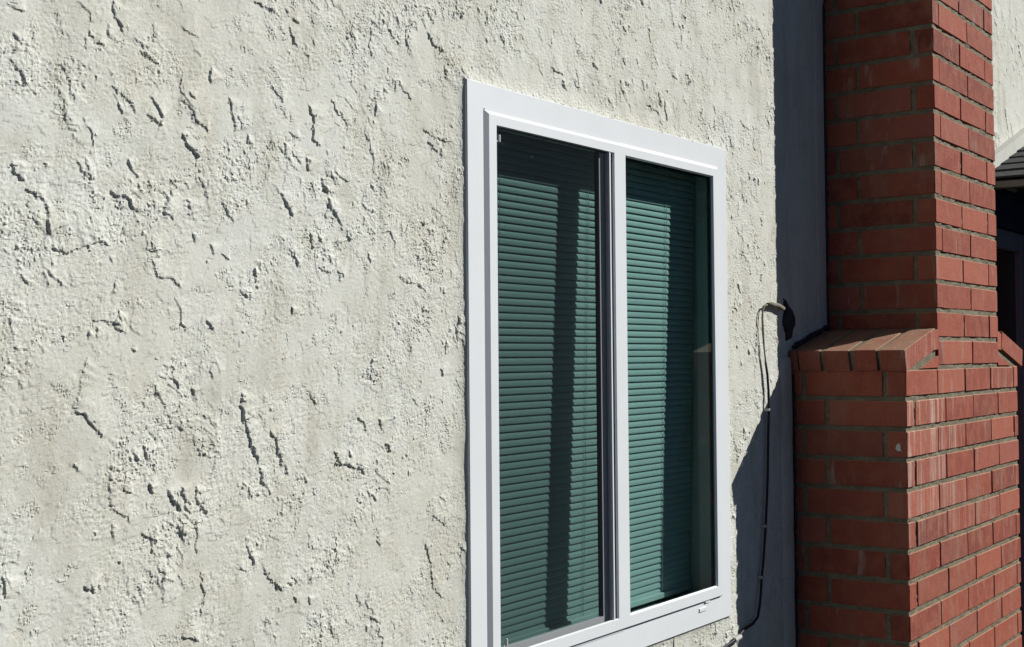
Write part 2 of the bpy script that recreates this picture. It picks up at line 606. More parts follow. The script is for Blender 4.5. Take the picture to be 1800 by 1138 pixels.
# torn trowel edges one can recognise in the photograph: (scale, offset x, offset y, height mm, points)
A_, B_, C_, D_ = (0.2224, 0, 0), (0.4447, 0, 0), (0.508, 0, 560), (0.3515, 780, 100)
EDGES = [
    (A_, 3.2, [(890, 0), (885, 60), (900, 140), (950, 190), (985, 265)]), (A_, 2.2, [(40, 15), (90, 50), (150, 80), (210, 100)]),
    (A_, 1.8, [(600, 10), (660, 60), (700, 100), (705, 180)]), (A_, 2.8, [(690, 240), (705, 280), (745, 305)]),
    (A_, 2.2, [(850, 185), (845, 260), (855, 310)]), (A_, 2.2, [(665, 310), (680, 400)]), (A_, 1.8, [(735, 345), (805, 350), (815, 380)]),
    (A_, 2.2, [(1040, 295), (1110, 335), (1150, 385)]), (A_, 2.2, [(1125, 410), (1140, 455), (1200, 475), (1255, 515)]),
    (A_, 1.4, [(1220, 170), (1215, 350)]), (A_, 2.4, [(55, 465), (110, 510), (165, 590), (215, 680)]),
    (A_, 2.2, [(890, 640), (900, 700), (980, 780), (1040, 850), (1075, 915)]), (A_, 3.2, [(1170, 755), (1220, 820), (1250, 880), (1295, 960)]),
    (A_, 3.0, [(1400, 790), (1460, 820), (1520, 880), (1540, 960), (1600, 1005), (1670, 1030)]), (A_, 2.4, [(1480, 710), (1500, 760), (1540, 790)]),
    (A_, 1.6, [(1430, 220), (1500, 270), (1580, 305)]), (A_, 1.8, [(460, 700), (475, 750)]), (A_, 1.6, [(525, 1015), (620, 1045)]),
    (A_, 2.4, [(1150, 900), (1290, 1000)]), (A_, 2.0, [(650, 920), (665, 970)]), (A_, 2.2, [(690, 1020), (755, 1090)]),
    (B_, 4.0, [(715, 525), (745, 580), (790, 630)]), (B_, 2.8, [(1140, 100), (1160, 170), (1180, 190)]),
    (B_, 3.2, [(1000, 0), (1030, 25), (1060, 35), (1100, 55)]), (B_, 3.2, [(1210, 620), (1220, 680)]), (B_, 2.8, [(1270, 700), (1280, 750), (1310, 770)]),
    (B_, 3.2, [(1110, 760), (1130, 810), (1160, 860)]), (B_, 1.2, [(1145, 610), (1130, 690), (1115, 750)]),
    (B_, 3.2, [(1220, 410), (1240, 480), (1235, 550), (1270, 585)]), (B_, 2.4, [(1310, 390), (1330, 440), (1365, 480), (1370, 520)]),
    (B_, 2.2, [(905, 380), (915, 450), (930, 530)]), (B_, 2.2, [(1070, 340), (1120, 410)]), (B_, 1.8, [(1080, 410), (1140, 470)]),
    (B_, 3.2, [(45, 630), (60, 690), (100, 720)]), (B_, 3.0, [(100, 740), (140, 780), (180, 795)]), (B_, 2.6, [(300, 630), (320, 680), (380, 710)]),
    (B_, 2.2, [(430, 750), (465, 790), (470, 835)]), (B_, 2.4, [(735, 780), (748, 855)]), (B_, 2.8, [(1290, 800), (1330, 860), (1355, 920)]),
    (B_, 2.8, [(190, 980), (260, 1000), (300, 985), (400, 955), (435, 980)]), (B_, 2.2, [(190, 1060), (200, 1090), (245, 1138)]),
    (B_, 2.6, [(600, 1020), (620, 1090), (680, 1105), (720, 1138)]), (B_, 2.4, [(590, 950), (605, 1000)]), (B_, 2.4, [(1135, 980), (1160, 1010), (1180, 1060)]),
    (B_, 2.4, [(1680, 20), (1715, 100)]), (B_, 3.2, [(1685, 120), (1710, 175), (1750, 205)]), (B_, 2.0, [(1580, 340), (1625, 400)]),
    (B_, 2.4, [(1665, 510), (1740, 560), (1795, 565)]), (B_, 2.4, [(1690, 560), (1730, 610)]), (B_, 2.0, [(1465, 80), (1500, 120)]),
    (B_, 2.2, [(830, 960), (845, 1010)]), (B_, 2.2, [(870, 1000), (910, 1030)]), (B_, 2.0, [(1565, 60), (1580, 120)]), (B_, 2.0, [(130, 840), (145, 890)]),
    (B_, 2.4, [(780, 700), (810, 745)]), (B_, 2.0, [(635, 830), (690, 870)]), (B_, 2.4, [(1250, 1060), (1310, 1085)]), (B_, 2.6, [(1330, 1070), (1360, 1100)]),
    (C_, 1.8, [(305, 125), (278, 200), (275, 270), (250, 310)]), (C_, 3.0, [(250, 320), (290, 335), (330, 385), (360, 415)]),
    (C_, 4.2, [(833, 250), (840, 340), (860, 410), (895, 510)]), (C_, 2.2, [(895, 510), (905, 570), (920, 580)]),
    (C_, 3.2, [(925, 385), (950, 420), (970, 500), (1000, 545)]), (C_, 2.8, [(495, 440), (500, 480), (518, 498)]),
    (C_, 2.4, [(385, 500), (375, 600), (385, 665), (440, 690), (445, 720)]), (C_, 4.0, [(515, 570), (530, 610)]),
    (C_, 3.6, [(575, 590), (600, 640), (630, 665)]), (C_, 3.6, [(620, 580), (640, 640), (660, 650)]), (C_, 3.2, [(675, 575), (680, 630), (715, 685)]),
    (C_, 2.6, [(385, 710), (385, 755)]), (C_, 3.4, [(610, 725), (640, 755)]), (C_, 2.6, [(490, 745), (545, 775)]),
    (C_, 2.2, [(690, 870), (705, 960), (690, 1035)]), (C_, 3.2, [(285, 930), (335, 950)]), (C_, 2.8, [(910, 850), (915, 885), (960, 930), (985, 945)]),
    (C_, 3.8, [(1155, 450), (1165, 500), (1240, 520), (1265, 545)]), (C_, 3.0, [(1230, 340), (1255, 360), (1265, 395)]),
    (C_, 3.0, [(1310, 340), (1320, 390)]), (C_, 3.8, [(1330, 430), (1350, 465)]), (C_, 3.8, [(1205, 455), (1212, 482)]),
    (C_, 2.0, [(1425, 275), (1445, 310)]), (C_, 2.2, [(1490, 680), (1540, 720)]), (C_, 2.4, [(1470, 770), (1490, 860), (1495, 930), (1540, 975)]),
    (C_, 2.6, [(1305, 750), (1315, 790)]), (C_, 2.6, [(250, 500), (262, 530)]), (C_, 2.0, [(1060, 250), (1090, 300)]),
    (C_, 2.4, [(1230, 955), (1240, 1000)]), (C_, 2.8, [(625, 1100), (690, 1120)]), (C_, 3.4, [(450, 105), (465, 120)]), (C_, 3.0, [(660, 240), (672, 270)]),
    (C_, 2.6, [(1280, 610), (1305, 630)]), (C_, 2.8, [(395, 35), (425, 48)]), (C_, 2.6, [(625, 10), (645, 45)]), (C_, 2.8, [(715, 5), (740, 45)]),
    (C_, 2.4, [(590, 160), (605, 180)]), (C_, 2.6, [(590, 210), (620, 245)]), (C_, 2.2, [(1520, 170), (1535, 200)]), (C_, 3.0, [(1590, 790), (1605, 810)]),
    (D_, 2.6, [(530, 55), (560, 80), (600, 95)]), (D_, 2.2, [(880, 110), (885, 160), (900, 190)]), (D_, 2.4, [(1010, 240), (1060, 270), (1080, 300)]),
    (D_, 2.0, [(650, 120), (660, 150), (690, 170)]), (D_, 2.4, [(1140, 90), (1170, 120)]), (D_, 2.0, [(1480, 310), (1500, 350), (1530, 370)]),
    (D_, 2.6, [(1520, 570), (1530, 620)]), (D_, 2.6, [(1580, 800), (1590, 850)]), (D_, 2.4, [(740, 30), (770, 70)]), (D_, 2.2, [(890, 0), (910, 45)]),
]
for (s, ox, oy), hh, pp in EDGES:
    w = [px(ox + s * a, oy + s * b, -0.010) for a, b in pp]
    lip(wiggle([(q.x, q.z) for q in w], 0.0017), hh * 0.00098, 0.010 + 0.0085 * hh, 0.2)

# the countless smaller tears, thickest where the coat is busy
n_try = 26000
cx = RNG.uniform(UX0, 3.45, n_try)
cz = RNG.uniform(UZ0, UZ1, n_try)
bi = busy[((cz - UZ0) / US).astype(int), ((cx - UX0) / US).astype(int)]
ci = calm[((cz - UZ0) / US).astype(int), ((cx - UX0) / US).astype(int)]
keep = RNG.random(n_try) < 0.85 * (0.12 + 0.88 * bi) * (1 - 0.85 * ci)
for x, z, b in zip(cx[keep], cz[keep], bi[keep]):
    if WX0 < x < WX1 and WZ0 < z < WZ1:
        continue
    ln = float(RNG.gamma(1.3, 0.0085)) + 0.0025
    ang = math.radians(float(RNG.normal(-68, 24)))
    pts, p, a = [(x, z)], np.array([x, z]), ang
    for _ in range(max(2, int(ln / 0.0035))):
        a += float(RNG.normal(0, 0.45))
        a += (ang - a) * 0.3
        p = p + 0.0035 * np.array([math.cos(a), math.sin(a)])
        pts.append(tuple(p))
    hh = float(np.clip(RNG.lognormal(0.0, 0.6), 0.35, 3.2)) * 0.00098
    lip(pts, hh, 0.004 + 5 * hh + ln * 0.15, 0.2)

# long ragged edges that wander down the wall, some forking
for _ in range(1100):
    x, z = float(RNG.uniform(UX0, 3.25)), float(RNG.uniform(UZ0, UZ1))
    k_, i_ = int((z - UZ0) / US), int((x - UX0) / US)
    if (WX0 - 0.01 < x < WX1 and WZ0 < z < WZ1) or RNG.random() > 0.30 + busy[k_, i_] or calm[k_, i_] > 0.6:
        continue
    ln = float(RNG.gamma(2.2, 0.017)) + 0.012
    ang = math.radians(float(RNG.normal(-70, 20)))
    p, a, pts = np.array([x, z]), ang, [(x, z)]
    for q in range(int(ln / 0.0028)):
        a = ang + 0.62 * (a - ang) + float(RNG.normal(0, 0.62))
        p = p + 0.0028 * np.array([math.cos(a), math.sin(a)])
        pts.append(tuple(p))
    hh = float(RNG.uniform(0.0009, 0.0019))
    lip(pts, hh, 0.008 + 6 * hh, 0.2)
    if RNG.random() < 0.45 and len(pts) > 8:
        b0 = pts[len(pts) // 2]
        a = ang + float(RNG.choice((-1, 1))) * 0.9
        br = [b0]
        for q in range(int(RNG.integers(4, 10))):
            a += float(RNG.normal(0, 0.5))
            br.append((br[-1][0] + 0.0028 * math.cos(a), br[-1][1] + 0.0028 * math.sin(a)))
        lip(br, hh * 0.8, 0.006 + 5 * hh, 0.2)

# flatten towards the chimney, close up against the window trim with ragged filler
H *= (1 - 0.08 * sstep(3.20, 3.30, gx))[None, :]
H -= 0.0065 * sstep(3.24, 3.34, gx)[None, :]
X2, Z2 = np.meshgrid(gx, gz)
dout = np.maximum(np.maximum(WX0 - X2, X2 - WX1), np.maximum(WZ0 - Z2, Z2 - WZ1))
nearw = np.exp(-np.clip(dout, 0, 1) / 0.012)
above = sstep(WZ1 - 0.02, WZ1, Z2)
H = H * (1 - 0.55 * nearw) + nearw * (0.0020 * above + 0.0058) + nearw * above * 0.0008 * (grain2 + field(0.03, (1, 1), 0, 2, 12))


def lookup(xx, zz):
    fi = np.clip((xx - UX0) / US, 0, NX - 1.001)
    fk = np.clip((zz - UZ0) / US, 0, NZ - 1.001)
    i, k = fi.astype(int), fk.astype(int)
    a, b = (fi - i)[None, :], (fk - k)[:, None]
    K, I = k[:, None], i[None, :]
    return (H[K, I] * (1 - a) * (1 - b) + H[K, I + 1] * a * (1 - b) + H[K + 1, I] * (1 - a) * b + H[K + 1, I + 1] * a * b)


def steps(*seg):
    out = [seg[0][0]]
    for a, b, d in seg:
        n = max(1, int(round((b - a) / d)))
        out += list(a + (b - a) * (np.arange(n) + 1) / n)
    return np.array(out)


HOLE = (WX0 + 0.012, WX1 - 0.012, WZ0 + 0.012, WZ1 - 0.012)
col_x = steps((-4.0, 0.5, 0.5), (0.5, 0.82, 0.04), (0.82, HOLE[0], 0.00155), (HOLE[0], HOLE[1], 0.0023), (HOLE[1], 3.64, 0.0027))
row_z = steps((GZ - 0.05, -0.86, 0.11), (-0.86, -0.78, 0.01), (-0.78, HOLE[2], 0.0018), (HOLE[2], HOLE[3], 0.0018), (HOLE[3], 0.99, 0.0018),
              (0.99, 1.06, 0.01), (1.06, 1.9, 0.12))


def sheet(name, xs, zs, hh, mat, hole=None, y0=-0.010):
    nx, nz = len(xs), len(zs)
    co = np.empty((nz, nx, 3), np.float32)
    co[..., 0] = xs[None, :]
    co[..., 1] = y0 - hh
    co[..., 2] = zs[:, None]
    idx = np.arange(nx * nz).reshape(nz, nx)
    q = np.stack([idx[:-1, :-1], idx[:-1, 1:], idx[1:, 1:], idx[1:, :-1]], -1)
    ok = np.ones(q.shape[:2], bool)
    if hole:
        mx = (xs[:-1] + xs[1:]) / 2
        mz = (zs[:-1] + zs[1:]) / 2
        ok &= ~(((mx > hole[0]) & (mx < hole[1]))[None, :] & ((mz > hole[2]) & (mz < hole[3]))[:, None])
    q = q[ok]
    used = np.zeros(nx * nz, bool)
    used[q.ravel()] = True
    remap = np.cumsum(used) - 1
    q = remap[q].astype(np.int32)
    v = co.reshape(-1, 3)[used]
    me = bpy.data.meshes.new(name)
    me.vertices.add(len(v))
    me.vertices.foreach_set('co', v.ravel())
    me.loops.add(q.size)
    me.loops.foreach_set('vertex_index', q.ravel())
    me.polygons.add(len(q))
    me.polygons.foreach_set('loop_start', np.arange(0, q.size, 4, dtype=np.int32))
    me.polygons.foreach_set('use_smooth', np.zeros(len(q), bool))
    me.materials.append(mat)
    me.update(calc_edges=True)
    o = bpy.data.objects.new(name, me)
    COL.objects.link(o)
    return o


fade_x = sstep(0.80, 0.84, col_x)[None, :]
fade_z = (sstep(-0.82, -0.79, row_z) * (1 - sstep(1.0, 1.03, row_z)))[:, None]
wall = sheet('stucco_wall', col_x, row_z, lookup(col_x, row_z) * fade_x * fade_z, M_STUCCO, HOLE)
tag(wall, 'off-white rough trowelled stucco house wall around the white window', 'wall', kind='thing')

# the same wall going on beyond the chimney
col2 = steps((CX2 - 0.15, 4.9, 0.1), (4.9, 6.1, 0.005), (6.1, 9.0, 0.3))
row2 = steps((GZ - 0.05, 0.55, 0.2), (0.55, 1.75, 0.005), (1.75, 1.9, 0.1))
h2 = lookup(np.clip((col2 - 4.9) * 0.8 + 0.86, 0.86, 1.82), np.clip((row2 - 0.55) * 1.1 - 0.55, -0.6, 0.9)) * 0.75
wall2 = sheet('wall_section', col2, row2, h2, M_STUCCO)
wall2.parent = wall
wall2['label'] = 'stucco seen beyond the chimney, above the low roof'

# smooth plaster bands where the stucco meets the chimney
mb = MB()
prof = [(3.262, -0.008), (3.266, -0.011), (3.278, -0.014), (3.296, -0.016), (3.316, -0.016), (3.330, -0.014), (3.3365, -0.009), (3.3365, 0.0)]
zz = [GZ] + [-1.2 + 0.04 * k for k in range(30)] + [-0.030, -0.018, -0.010, -0.006]
vs_, fs = [], []
for k, z in enumerate(zz):
    s = 1.0 if k < len(zz) - 3 else (0.92, 0.72, 0.3)[k - len(zz) + 3]
    wob = 0.0018 * math.sin(z * 31) + 0.0012 * math.sin(z * 83 + 1)
    for x, y in prof:
        vs_.append((x + wob, -0.006 + (y + 0.006) * s, z))
n = len(prof)
for k in range(len(zz) - 1):
    for i in range(n - 1):
        fs.append((k * n + i, k * n + i + 1, (k + 1) * n + i + 1, (k + 1) * n + i))
fs.append(tuple((len(zz) - 1) * n + i for i in range(n)))
mb.add(vs_, fs)
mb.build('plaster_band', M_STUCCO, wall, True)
mb = MB()
mb.box(3.532, 3.594, -0.0095, 0.004, 0.072, 1.7, 0.002)
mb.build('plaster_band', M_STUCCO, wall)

# ------------------------------------------------------------------ room behind the window
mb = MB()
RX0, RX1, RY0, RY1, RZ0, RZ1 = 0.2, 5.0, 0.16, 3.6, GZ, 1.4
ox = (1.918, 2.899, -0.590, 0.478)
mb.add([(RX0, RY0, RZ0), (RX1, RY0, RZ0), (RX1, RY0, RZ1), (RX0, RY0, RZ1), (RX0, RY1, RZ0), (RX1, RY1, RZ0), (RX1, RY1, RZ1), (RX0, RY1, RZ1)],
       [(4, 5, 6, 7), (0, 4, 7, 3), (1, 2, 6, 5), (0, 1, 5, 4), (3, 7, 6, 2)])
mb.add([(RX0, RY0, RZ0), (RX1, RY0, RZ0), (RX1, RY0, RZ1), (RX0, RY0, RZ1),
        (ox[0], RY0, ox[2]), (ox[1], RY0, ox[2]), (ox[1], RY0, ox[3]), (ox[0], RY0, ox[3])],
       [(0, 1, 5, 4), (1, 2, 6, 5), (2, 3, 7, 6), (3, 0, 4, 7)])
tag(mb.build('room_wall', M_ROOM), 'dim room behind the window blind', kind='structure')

# ------------------------------------------------------------------ window
win = empty('window', (2.41, 0.0, WZ0))
tag(win, 'white vinyl slider window with two green-tinted panes in the stucco wall', 'window', kind='thing')
OX0, OX1, OZ0, OZ1 = 1.9664, 2.8527, -0.5570, 0.4356     # openings in the raised frame
MU0, MU1 = 2.3915, 2.4375                                # meeting stile
FY = -0.0265
GY = -0.0210
INS = 0.0485
mb = MB()
mb.ring((WX0, WX1, WZ0, WZ1), [(0, 0.012), (0, -0.0185), (0.0015, -0.0200), (INS + 0.016, -0.0200)])
trim = mb.build('trim', M_VINYL, win)
# raised frame with bevelled outer edge
mb = MB()
a0, a1, b0, b1 = WX0 + INS, WX1 - INS, WZ0 + INS + 0.008, WZ1 - INS
CHX, CHZ = 0.0105, 0.0090
f0, f1, g0, g1 = a0 + CHX, a1 - CHX, b0 + CHZ * 0.4, b1 - CHZ
mb.add([(a0, -0.0195, b0), (a1, -0.0195, b0), (a1, -0.0195, b1), (a0, -0.0195, b1), (f0, FY, g0), (f1, FY, g0), (f1, FY, g1), (f0, FY, g1)],
       [(0, 1, 5, 4), (1, 2, 6, 5), (2, 3, 7, 6), (3, 0, 4, 7)])
mb.add([(f0, FY, g0), (f1, FY, g0), (f1, FY, g1), (f0, FY, g1), (OX0, FY, OZ0), (OX1, FY, OZ0), (OX1, FY, OZ1), (OX0, FY, OZ1)],
       [(0, 1, 5, 4), (1, 2, 6, 5), (2, 3, 7, 6), (3, 0, 4, 7)])
# inside returns of the frame, back into the wall
mb.ring((1.918, 2.897, -0.588, 0.476), [(0, -0.0185), (0, 0.045)])
mb.ring((1.910, 2.905, -0.596, 0.484), [(0, -0.0185), (0, 0.046)])
mb.ring((1.910, 2.905, -0.596, 0.484), [(0, 0.046), (0.008, 0.045)])
frame = mb.build('frame', M_VINYL, win)
mb = MB()
mb.ring((1.918, 2.897, -0.588, 0.476), [(-0.002, 0.046), (-0.002, 0.165)])
mb.build('plaster_return', M_DRYWALL, win)
# glazing bead of the right opening and returns of the left opening
mb = MB()
mb.ring((MU1, OX1, OZ0, OZ1), [(0, FY), (0.0010, FY + 0.0010), (0.0032, GY - 0.0005), (-0.012, GY - 0.0003)])
mb.build('glazing_bead', M_VINYL, win)
mb = MB()
mb.ring((OX0, MU0, OZ0, OZ1), [(0, FY), (0.0008, FY + 0.0008), (0.0014, GY - 0.0005), (-0.03, GY - 0.0003)])
mb.build('glazing_bead', M_VINYL, win)
mb = MB()
mb.add([(MU0, FY, OZ0), (MU1, FY, OZ0), (MU1, FY, OZ1), (MU0, FY, OZ1)], [(0, 1, 2, 3)])
mb.box(MU0 + 0.004, MU1 - 0.004, GY - 0.0002, -0.0125, OZ0 - 0.02, OZ1 + 0.02)
mb.build('mullion', M_VINYL, win)
# white lip of the insect screen frame beside the mullion
mb = MB()
mb.box(2.3705, 2.3768, -0.0262, -0.0150, OZ0 + 0.0018, OZ1 - 0.0018, 0.0008)
mb.box(2.3765, MU0 - 0.0016, -0.0190, -0.0150, OZ0 + 0.0018, OZ1 - 0.0018)
mb.build('screen_frame', M_VINYL, win)
# right pane with dark gasket
pane = MB().box(MU1 + 0.001, 2.8745, GY, GY + 0.004, OZ0 - 0.012, OZ1 + 0.012).build('pane', M_GLASS, win)
mb = MB()
mb.box(OX1 - 0.0065, OX1 + 0.004, GY + 0.0046, GY + 0.010, OZ0 - 0.004, OZ1 + 0.002)
mb.box(MU1 + 0.002, OX1 - 0.0065, GY + 0.0047, GY + 0.010, OZ1 - 0.0060, OZ1 + 0.002)
mb.build('gasket_or_shade', M_GASKET_AND_SHADE, pane)
# sliding sash behind the left opening, with its pane
sash = MB()
SR = (1.922, 2.4050, -0.586, 0.472)
SX = 2.352
for x0, x1, z0, z1 in ((SR[0], SR[0] + 0.04, SR[2], SR[3]), (SX, SR[1], SR[2], SR[3]), (SR[0] + 0.04, SX, SR[2], -0.5462), (SR[0] + 0.04, SX, 0.434, SR[3])):
    sash.box(x0, x1, -0.0122, -0.0012, z0, z1)
sash = sash.build('sash', M_VINYL, win)
MB().box(SX - 0.0030, SX - 0.0002, -0.0120, -0.0015, -0.5455, 0.4335).build('gasket_or_shade', M_GASKET_AND_SHADE, sash)  # dark strip paints the shade on the stile's left side
MB().box(SR[0] + 0.039, SX - 0.0015, -0.0080, -0.0045, SR[2] + 0.039, 0.4345).build('pane', M_GLASS, sash)
scr = MB()
scr.add([(OX0 - 0.01, GY, OZ0 - 0.01), (MU0 + 0.001, GY, OZ0 - 0.01), (MU0 + 0.001, GY, OZ1 + 0.01), (OX0 - 0.01, GY, OZ1 + 0.01)], [(0, 1, 2, 3)])
scr = scr.build('insect_screen', M_SCREEN, win)
for u, v in ((878, 243), (891, 1128)):
    q = px(u, v, GY - 0.002)
    MB().box(q.x - 0.004, q.x + 0.0005, GY - 0.0048, GY - 0.0006, q.z - 0.008, q.z + 0.006, 0.0006).box(q.x - 0.009, q.x - 0.004, GY - 0.0022, GY - 0.0006, q.z - 0.008, q.z - 0.005).build('pull_tab', M_CLIP, scr)
# drain covers in the bottom trim
for x0, x1, zc, yy in ((2.764, 2.800, -0.6005, -0.0200), (2.792, 2.816, -0.5835, -0.0212)):
    MB().box(x0, x1, yy - 0.0022, yy + 0.001, zc - 0.0045, zc + 0.0045, 0.0007).build('drain_cover', M_VINYL, win)

# ------------------------------------------------------------------ blind
BX0, BX1 = 1.924, 2.8905


def blind_y(z):
    return 0.0480 + 0.0235 * (0.35 - z) / 0.9


blind = empty('window_blind', (2.41, 0.06, -0.58))
tag(blind, 'closed white horizontal slat blind hanging behind the green window glass', 'blind')
SP = 0.0149
sv, sf = [], []
NSEG = 6
for k in range(NSEG + 1):
    t = k / NSEG - 0.5
    zz_ = -t * 0.0158
    yy_ = -t * 0.0036 - 0.0013 * (1 - 4 * t * t)
    for x in (-(BX1 - BX0) / 2, (BX1 - BX0) / 2):
        sv.append((x, yy_, zz_))
for k in range(NSEG):
    sf.append((2 * k, 2 * k + 1, 2 * k + 3, 2 * k + 2))
nslat = 0
slat_me = None
z = 0.4545
while z > -0.560:
    yb = blind_y(z)
    if slat_me is None:
        slat_me = bpy.data.meshes.new('slat')
        # two skins half a millimetre apart
        v2 = [(a, b + 0.0006, c) for a, b, c in sv]
        m = len(sv)
        f2 = [tuple(reversed([i + m for i in f])) for f in sf] + [(0, m, m + 1, 1), (m - 2, m - 1, 2 * m - 1, 2 * m - 2)]
        slat_me.from_pydata(sv + v2, [], sf + f2)
        slat_me.materials.append(M_SLAT)
        slat_me.polygons.foreach_set('use_smooth', [True] * len(slat_me.polygons))
    o = bpy.data.objects.new('slat', slat_me)
    COL.objects.link(o)
    o.parent = blind
    o.location = Vector(((BX0 + BX1) / 2 + random.uniform(-0.0006, 0.0006), yb, z)) - Vector(blind.location)
    o.rotation_euler = (random.uniform(-0.035, 0.035), random.uniform(-0.0006, 0.0006), 0)
    nslat += 1
    z -= SP
MB().box(BX0 - 0.002, BX1 + 0.002, 0.0385, 0.062, 0.463, 0.4745, 0.001).build('head_rail', M_SLAT, blind)
MB().box(BX0, BX1, blind_y(-0.57) - 0.008, blind_y(-0.57) + 0.008, -0.577, -0.563, 0.002).build('bottom_rail', M_SLAT, blind)
for xc in (2.398, 2.072, 2.745):
    pts = [(xc + 0.0006 * math.sin(k * 1.9), blind_y(0.46 - k * 0.02) - 0.0042, 0.46 - k * 0.02) for k in range(52)]
    MB().tube(pts, 0.0007, 5).build('ladder_cord', M_SLAT, blind)

# ------------------------------------------------------------------ chimney
chim = empty('brick_chimney', (3.9, -0.16, GZ))
tag(chim, 'red brick chimney with sloped shoulders against the stucco wall', 'chimney')
CB = Vector(chim.location)
brick_cache = {}
BR = random.Random(3)


def add_brick(x0, x1, y0, y1, z0, z1, rot=None, lime=0.0, parent=chim, mat=M_BRICK):
    d = (round(x1 - x0, 3), round(y1 - y0, 3), round(z1 - z0, 3))
    k = (d, BR.randrange(4))
    if k not in brick_cache:
        me = bpy.data.meshes.new('brick')
        v_, f_ = chamfer_box(d[0], d[1], d[2], 0.0016, 0.0, BR)
        me.from_pydata(v_, [], f_)
        me.materials.append(mat)
        brick_cache[k] = me
    o = bpy.data.objects.new('brick', brick_cache[k])
    COL.objects.link(o)
    o.parent = parent
    c = Vector(((x0 + x1) / 2, (y0 + y1) / 2, (z0 + z1) / 2))
    c += Vector((BR.uniform(-1, 1) * 0.0008, BR.uniform(-1, 1) * 0.0010, BR.uniform(-1, 1) * 0.0009))
    o.location = c - CB
    if rot:
        o.rotation_euler = (0, rot, 0)
    else:
        o.rotation_euler = (BR.uniform(-1, 1) * 0.006, BR.uniform(-1, 1) * 0.005, BR.uniform(-1, 1) * 0.006)
    o['lime'] = lime
    o['smear'] = BR.choice((0.0, 0.3, 0.6, 1.0))
    return o


def course_boxes(k):
    """bricks of the course between bed joints k and k + 1 as (x0, x1, y0, y1)"""
    lower = k >= 12
    xl, xr = (CX0, CX3) if lower else (CX1, CX2)
    F, D = -CD, 0.052
    out = []
    if k % 2:      # stretcher on the side, its end on the front
        out.append((xl, xl + 0.0535, F, F + 0.212))
        out.append((xl, xl + 0.055, F + 0.2225, -0.004))
        xs = [3.412, 3.668, 3.9275, 4.188] if lower else [3.659, 3.9265]
        ends = xs[1:] + [xr]
        for q, (a, b) in enumerate(zip(xs, ends)):
            last = q == len(xs) - 1
            out.append((a, b - (0 if last else 0.0065), F, F + D))
        out.append((xr - 0.052, xr, F + D + 0.010, -0.004))
    else:          # header-thick end on the side, stretcher on the front
        xs = [xl, 3.600, 3.849, 4.1045, 4.364] if lower else [xl, 3.8495, 4.1065]
        ends = xs[1:] + [xr]
        for q, (a, b) in enumerate(zip(xs, ends)):
            last = q == len(xs) - 1
            out.append((a, b - (0 if last else 0.0065), F, F + (0.052 if q == 0 else (0.212 if last else D))))
        out.append((xl, xl + 0.055, F + 0.064, F + 0.276))
        out.append((xl, xl + 0.055, F + 0.287, -0.004))
        out.append((xr - 0.052, xr, F + 0.222, -0.004))
    return out


JT = 0.0060
lime_k = {13: 0.75, 14: 0.65, 15: 0.55, 16: 0.4, 17: 0.2}
hidden = MB()
for k in range(-11, 31):
    z1, z0 = CZ - k * CH - JT, CZ - (k + 1) * CH + JT
    if z0 < GZ:
        continue
    if k == 11:
        z1 -= 0.0
    for bx in course_boxes(k):
        if -2 <= k <= 21:
            front_left = bx[0] < 3.66 and bx[2] < -0.3 and k >= 12
            lm = lime_k.get(k, 0.0) if front_left else (0.25 if BR.random() < 0.06 and bx[2] < -0.3 and bx[0] > 3.5 else 0.0)
            add_brick(bx[0], bx[1], bx[2], bx[3], z0, z1, lime=lm)
        else:
            hidden.box(bx[0], bx[1], bx[2], bx[3], z0, z1, 0.0016)
o = hidden.build('brickwork', M_BRICK, chim)
o['kind'] = 'stuff'
# mortar standing a little behind the brick faces
R_ = 0.0034
MR = random.Random(21)


def rough_panel(mb, org, du, dv, nu, nv, nrm, amp):
    """a gently uneven rectangular face"""
    vs_ = []
    for b in range(nv + 1):
        for a in range(nu + 1):
            e = 0 if a in (0, nu) or b in (0, nv) else MR.gauss(0, amp)
            vs_.append(Vector(org) + Vector(du) * (a / nu) + Vector(dv) * (b / nv) + Vector(nrm) * max(-0.004, min(0.0028, e)))
    mb.add(vs_, [(b * (nu + 1) + a, b * (nu + 1) + a + 1, (b + 1) * (nu + 1) + a + 1, (b + 1) * (nu + 1) + a) for b in range(nv) for a in range(nu)])


mb = MB()
for xl, xr, z0, z1, ry in ((CX1 + R_, CX2 - R_, -0.10, CZ + 11 * CH, R_), (CX0 + R_, CX3 - R_, GZ, CZ - 12 * CH - 0.004, R_ + 0.0006)):
    nv = int((z1 - z0) / 0.009)
    w, h, d = xr - xl, z1 - z0, CD - ry
    rough_panel(mb, (xl, -CD + ry, z0), (w, 0, 0), (0, 0, h), int(w / 0.02), nv, (0, -1, 0), 0.0013)
    rough_panel(mb, (xl, 0.0, z0), (0, -d, 0), (0, 0, h), int(d / 0.02), nv, (-1, 0, 0), 0.0013)
    rough_panel(mb, (xr, -d, z0), (0, d, 0), (0, 0, h), 4, 40, (1, 0, 0), 0.0008)
    mb.add([(xl, -d, z1), (xr, -d, z1), (xr, 0, z1), (xl, 0, z1)], [(0, 1, 2, 3)])
mb.build('mortar', M_MORTAR, chim)

